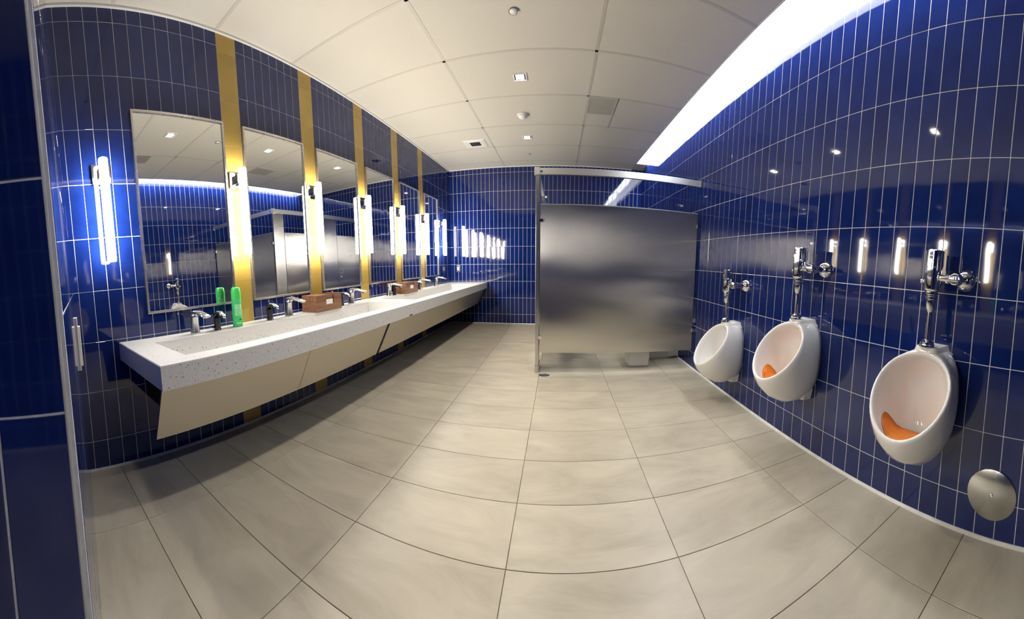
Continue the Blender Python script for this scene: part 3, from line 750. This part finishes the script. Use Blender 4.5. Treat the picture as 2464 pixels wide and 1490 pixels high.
obj('pilaster_shoe', box(PX - 0.020, PX + 0.020, PYY - 0.020, 3.445, 0.0, 0.07, bev=0.002), 'steel_post', pl)
p2 = obj('pilaster', box(PX - 0.016, PX + 0.016, 4.27, 4.70, 0.0, 1.975, bev=0.003), 'steel', t)
obj('pilaster_shoe', box(PX - 0.020, PX + 0.020, 4.265, 4.705, 0.0, 0.07, bev=0.002), 'steel_post', p2)
p3 = obj('pilaster', box(PX - 0.016, PX + 0.016, 5.50, YB - 0.02, 0.0, 1.975, bev=0.003), 'steel', t)
obj('pilaster_shoe', box(PX - 0.020, PX + 0.020, 5.495, YB - 0.02, 0.0, 0.07, bev=0.002), 'steel_post', p3)
for (a, b, ly) in ((3.452, 4.258, 4.19), (4.712, 5.488, 4.80)):
    bm = sheet(b - a, 1.447, 0.024, int(a * 100)); bmesh.ops.transform(bm, matrix=Matrix.Translation((PX, a, 0.205)) @ Matrix.Rotation(PI / 2, 4, 'Z'), verts=bm.verts)
    d = auto_smooth(obj('door', bm, 'steel', t), 0.5)
    bm = bmesh.new(); tube(bm, [(PX - 0.012, ly, 0.985), (PX - 0.042, ly, 0.99), (PX - 0.046, ly, 1.03), (PX - 0.042, ly, 1.07), (PX - 0.012, ly, 1.075)], 0.006, n=10)
    obj('pull_handle', bm, 'chrome', d, True)
    obj('latch', lathe(bmesh.new(), [(0.016, 0), (0.016, -0.006), (0.010, -0.012)], (PX - 0.012, ly, 0.92), axis='X', n=16), 'chrome', d, True)
dv = auto_smooth(obj('divider_panel', sheet(XR - 0.056 - PX, 1.447, 0.025, 5), 'steel', t, loc=(PX + 0.028, 4.4825, 0.205)), 0.5)
# headrail: side run and front run with end cap
def rail_prof(): return [(-0.018, 0.0), (0.018, 0.0), (0.018, 0.038), (0.008, 0.056), (-0.018, 0.060)]
bm = bmesh.new(); loft(bm, [[(x, PYY + u, 1.925 + v) for u, v in rail_prof()] for x in (PX - 0.02, XR - 0.012)])
obj('headrail', bm, 'alu', t)
bm = bmesh.new(); loft(bm, [[(PX + u, y, 1.925 + v) for u, v in rail_prof()] for y in (PYY + 0.02, YB - 0.012)])
obj('headrail', bm, 'alu', t)
obj('rail_cap', box(PX - 0.032, PX + 0.020, PYY - 0.028, PYY + 0.022, 1.918, 1.990, bev=0.003), 'alu', t)
obj('rail_screw', lathe(bmesh.new(), [(0.011, 0.0), (0.011, -0.003), (0.0, -0.004)], (PX + 0.035, PYY - 0.018, 1.955), axis='Y', n=14), 'black', t, True)
for xx, s in ((XR - 0.02, 1),):
    for z in (0.42, 1.52):
        bm = bmesh.new(); bx(bm, XR - 0.034, XR - 0.006, PYY - 0.026, PYY - 0.0125, z - 0.018, z + 0.018, bev=0.002); obj('wall_bracket', bm, 'chrome', t)
    obj('wall_bracket', box(XR - 0.016, XR - 0.006, PYY - 0.026, PYY + 0.026, 1.918, 1.99, bev=0.002), 'chrome', t)
for z in (0.36, 1.50):
    obj('panel_bracket', box(PX + 0.014, PX + 0.048, PYY - 0.026, PYY - 0.0125, z - 0.016, z + 0.016, bev=0.002), 'chrome', t)

# ------------------------------------------------------------------ toilet and bin behind the partition
def toilet(yc, label):
    t = thing('toilet', label, 'toilet', (XR - 0.01, yc, 0), 0, 'toilets behind the partition')
    def oval(z, cx_, a, b, n=28): return [(-(cx_ + a * math.cos(2 * PI * k / n)), b * math.sin(2 * PI * k / n), z) for k in range(n)]
    bm = bmesh.new()
    loft(bm, [oval(0.0, .30, .27, .115), oval(0.03, .30, .265, .11), oval(0.09, .30, .24, .10), oval(0.2, .33, .24, .115), oval(0.32, .37, .265, .165), oval(0.385, .38, .275, .178), oval(0.40, .38, .270, .175), oval(0.395, .39, .22, .13), oval(0.30, .39, .17, .10), oval(.25, .38, .05, .04)])
    obj('bowl', bm, 'porcelain', t, True)
    bm = bmesh.new(); loft(bm, [oval(0.401, .38, .275, .178), oval(0.425, .38, .272, .176)]); auto_smooth(obj('seat', bm, 'white', t))
    obj('rear_deck', box(-0.14, 0.0, -0.11, 0.11, 0.02, 0.41, bev=0.02), 'porcelain', t)
    bm = bmesh.new(); tube(bm, [(-0.09, 0, 0.41), (-0.09, 0, 0.9)], 0.014); auto_smooth(obj('flush_pipe', bm, 'chrome', t))
    return t
toilet(3.77, 'white toilet base showing under the steel partition')
t = thing('sanitary_bin', 'small white bin on the floor under the steel partition', 'bin', (0.87, 3.49, 0))
bm = bmesh.new(); 
def sq2(z, a, b): return [(x * a, y * b, z) for x, y in ((-1, -1), (1, -1), (1, 1), (-1, 1))]
loft(bm, [sq2(0.0, .115, .09), sq2(0.20, .125, .10)]); bmesh.ops.bevel(bm, geom=list(bm.edges), offset=0.015, segments=2, affect='EDGES')
obj('body', bm, 'white', t)
bm = bmesh.new(); loft(bm, [sq2(0.201, .13, .105), sq2(0.235, .12, .095)]); obj('lid', bm, 'white', t)
t = thing('floor_drain', 'round metal floor drain beside the partition post', 'drain', (-0.125, 3.165, 0.0))
obj('ring', lathe(bmesh.new(), [(0.052, 0.0), (0.052, 0.002), (0.044, 0.003), (0.042, 0.001)], n=32), 'chrome_s', t)
obj('grate', lathe(bmesh.new(), [(0.042, 0.0005), (0.042, 0.0018), (0.0, 0.002)], n=32), 'frame', t)
hm = lathe(bmesh.new(), [(0.006, 0.0), (0.006, 0.0024), (0.0, 0.0025)], n=10); h0 = obj('drain_hole', hm, 'dark', t, loc=(0.028, 0, 0))
for k in range(1, 8):
    c = h0.copy(); c.location = (0.028 * math.cos(k * PI / 4), 0.028 * math.sin(k * PI / 4), 0); COL.objects.link(c)

# ------------------------------------------------------------------ switches
t = thing('light_switch', 'small pale light switch on the end wall above the counter', 'switch', (-1.80, YB - 0.006, 0.93))
obj('plate', box(-0.037, 0.037, -0.006, 0.0, 0.0, 0.118, bev=0.002), 'chrome_s', t)
obj('rocker', box(-0.018, 0.018, -0.010, -0.005, 0.026, 0.092, bev=0.002), 'switch', t)
pos = Vector((XP, YP, 0)) - fdir * (flen * 0.72)
t = thing('wall_control', 'pale plastic wall control seen edge-on on the front return wall', 'switch', (pos.x, pos.y, 0.72), math.atan2(fdir.y, fdir.x))
obj('plate', box(-0.03, 0.03, 0.006, 0.014, 0.0, 0.24, bev=0.002), 'switch', t)
obj('cover', box(-0.022, 0.022, 0.014, 0.024, 0.02, 0.20, bev=0.003), 'switch', t)
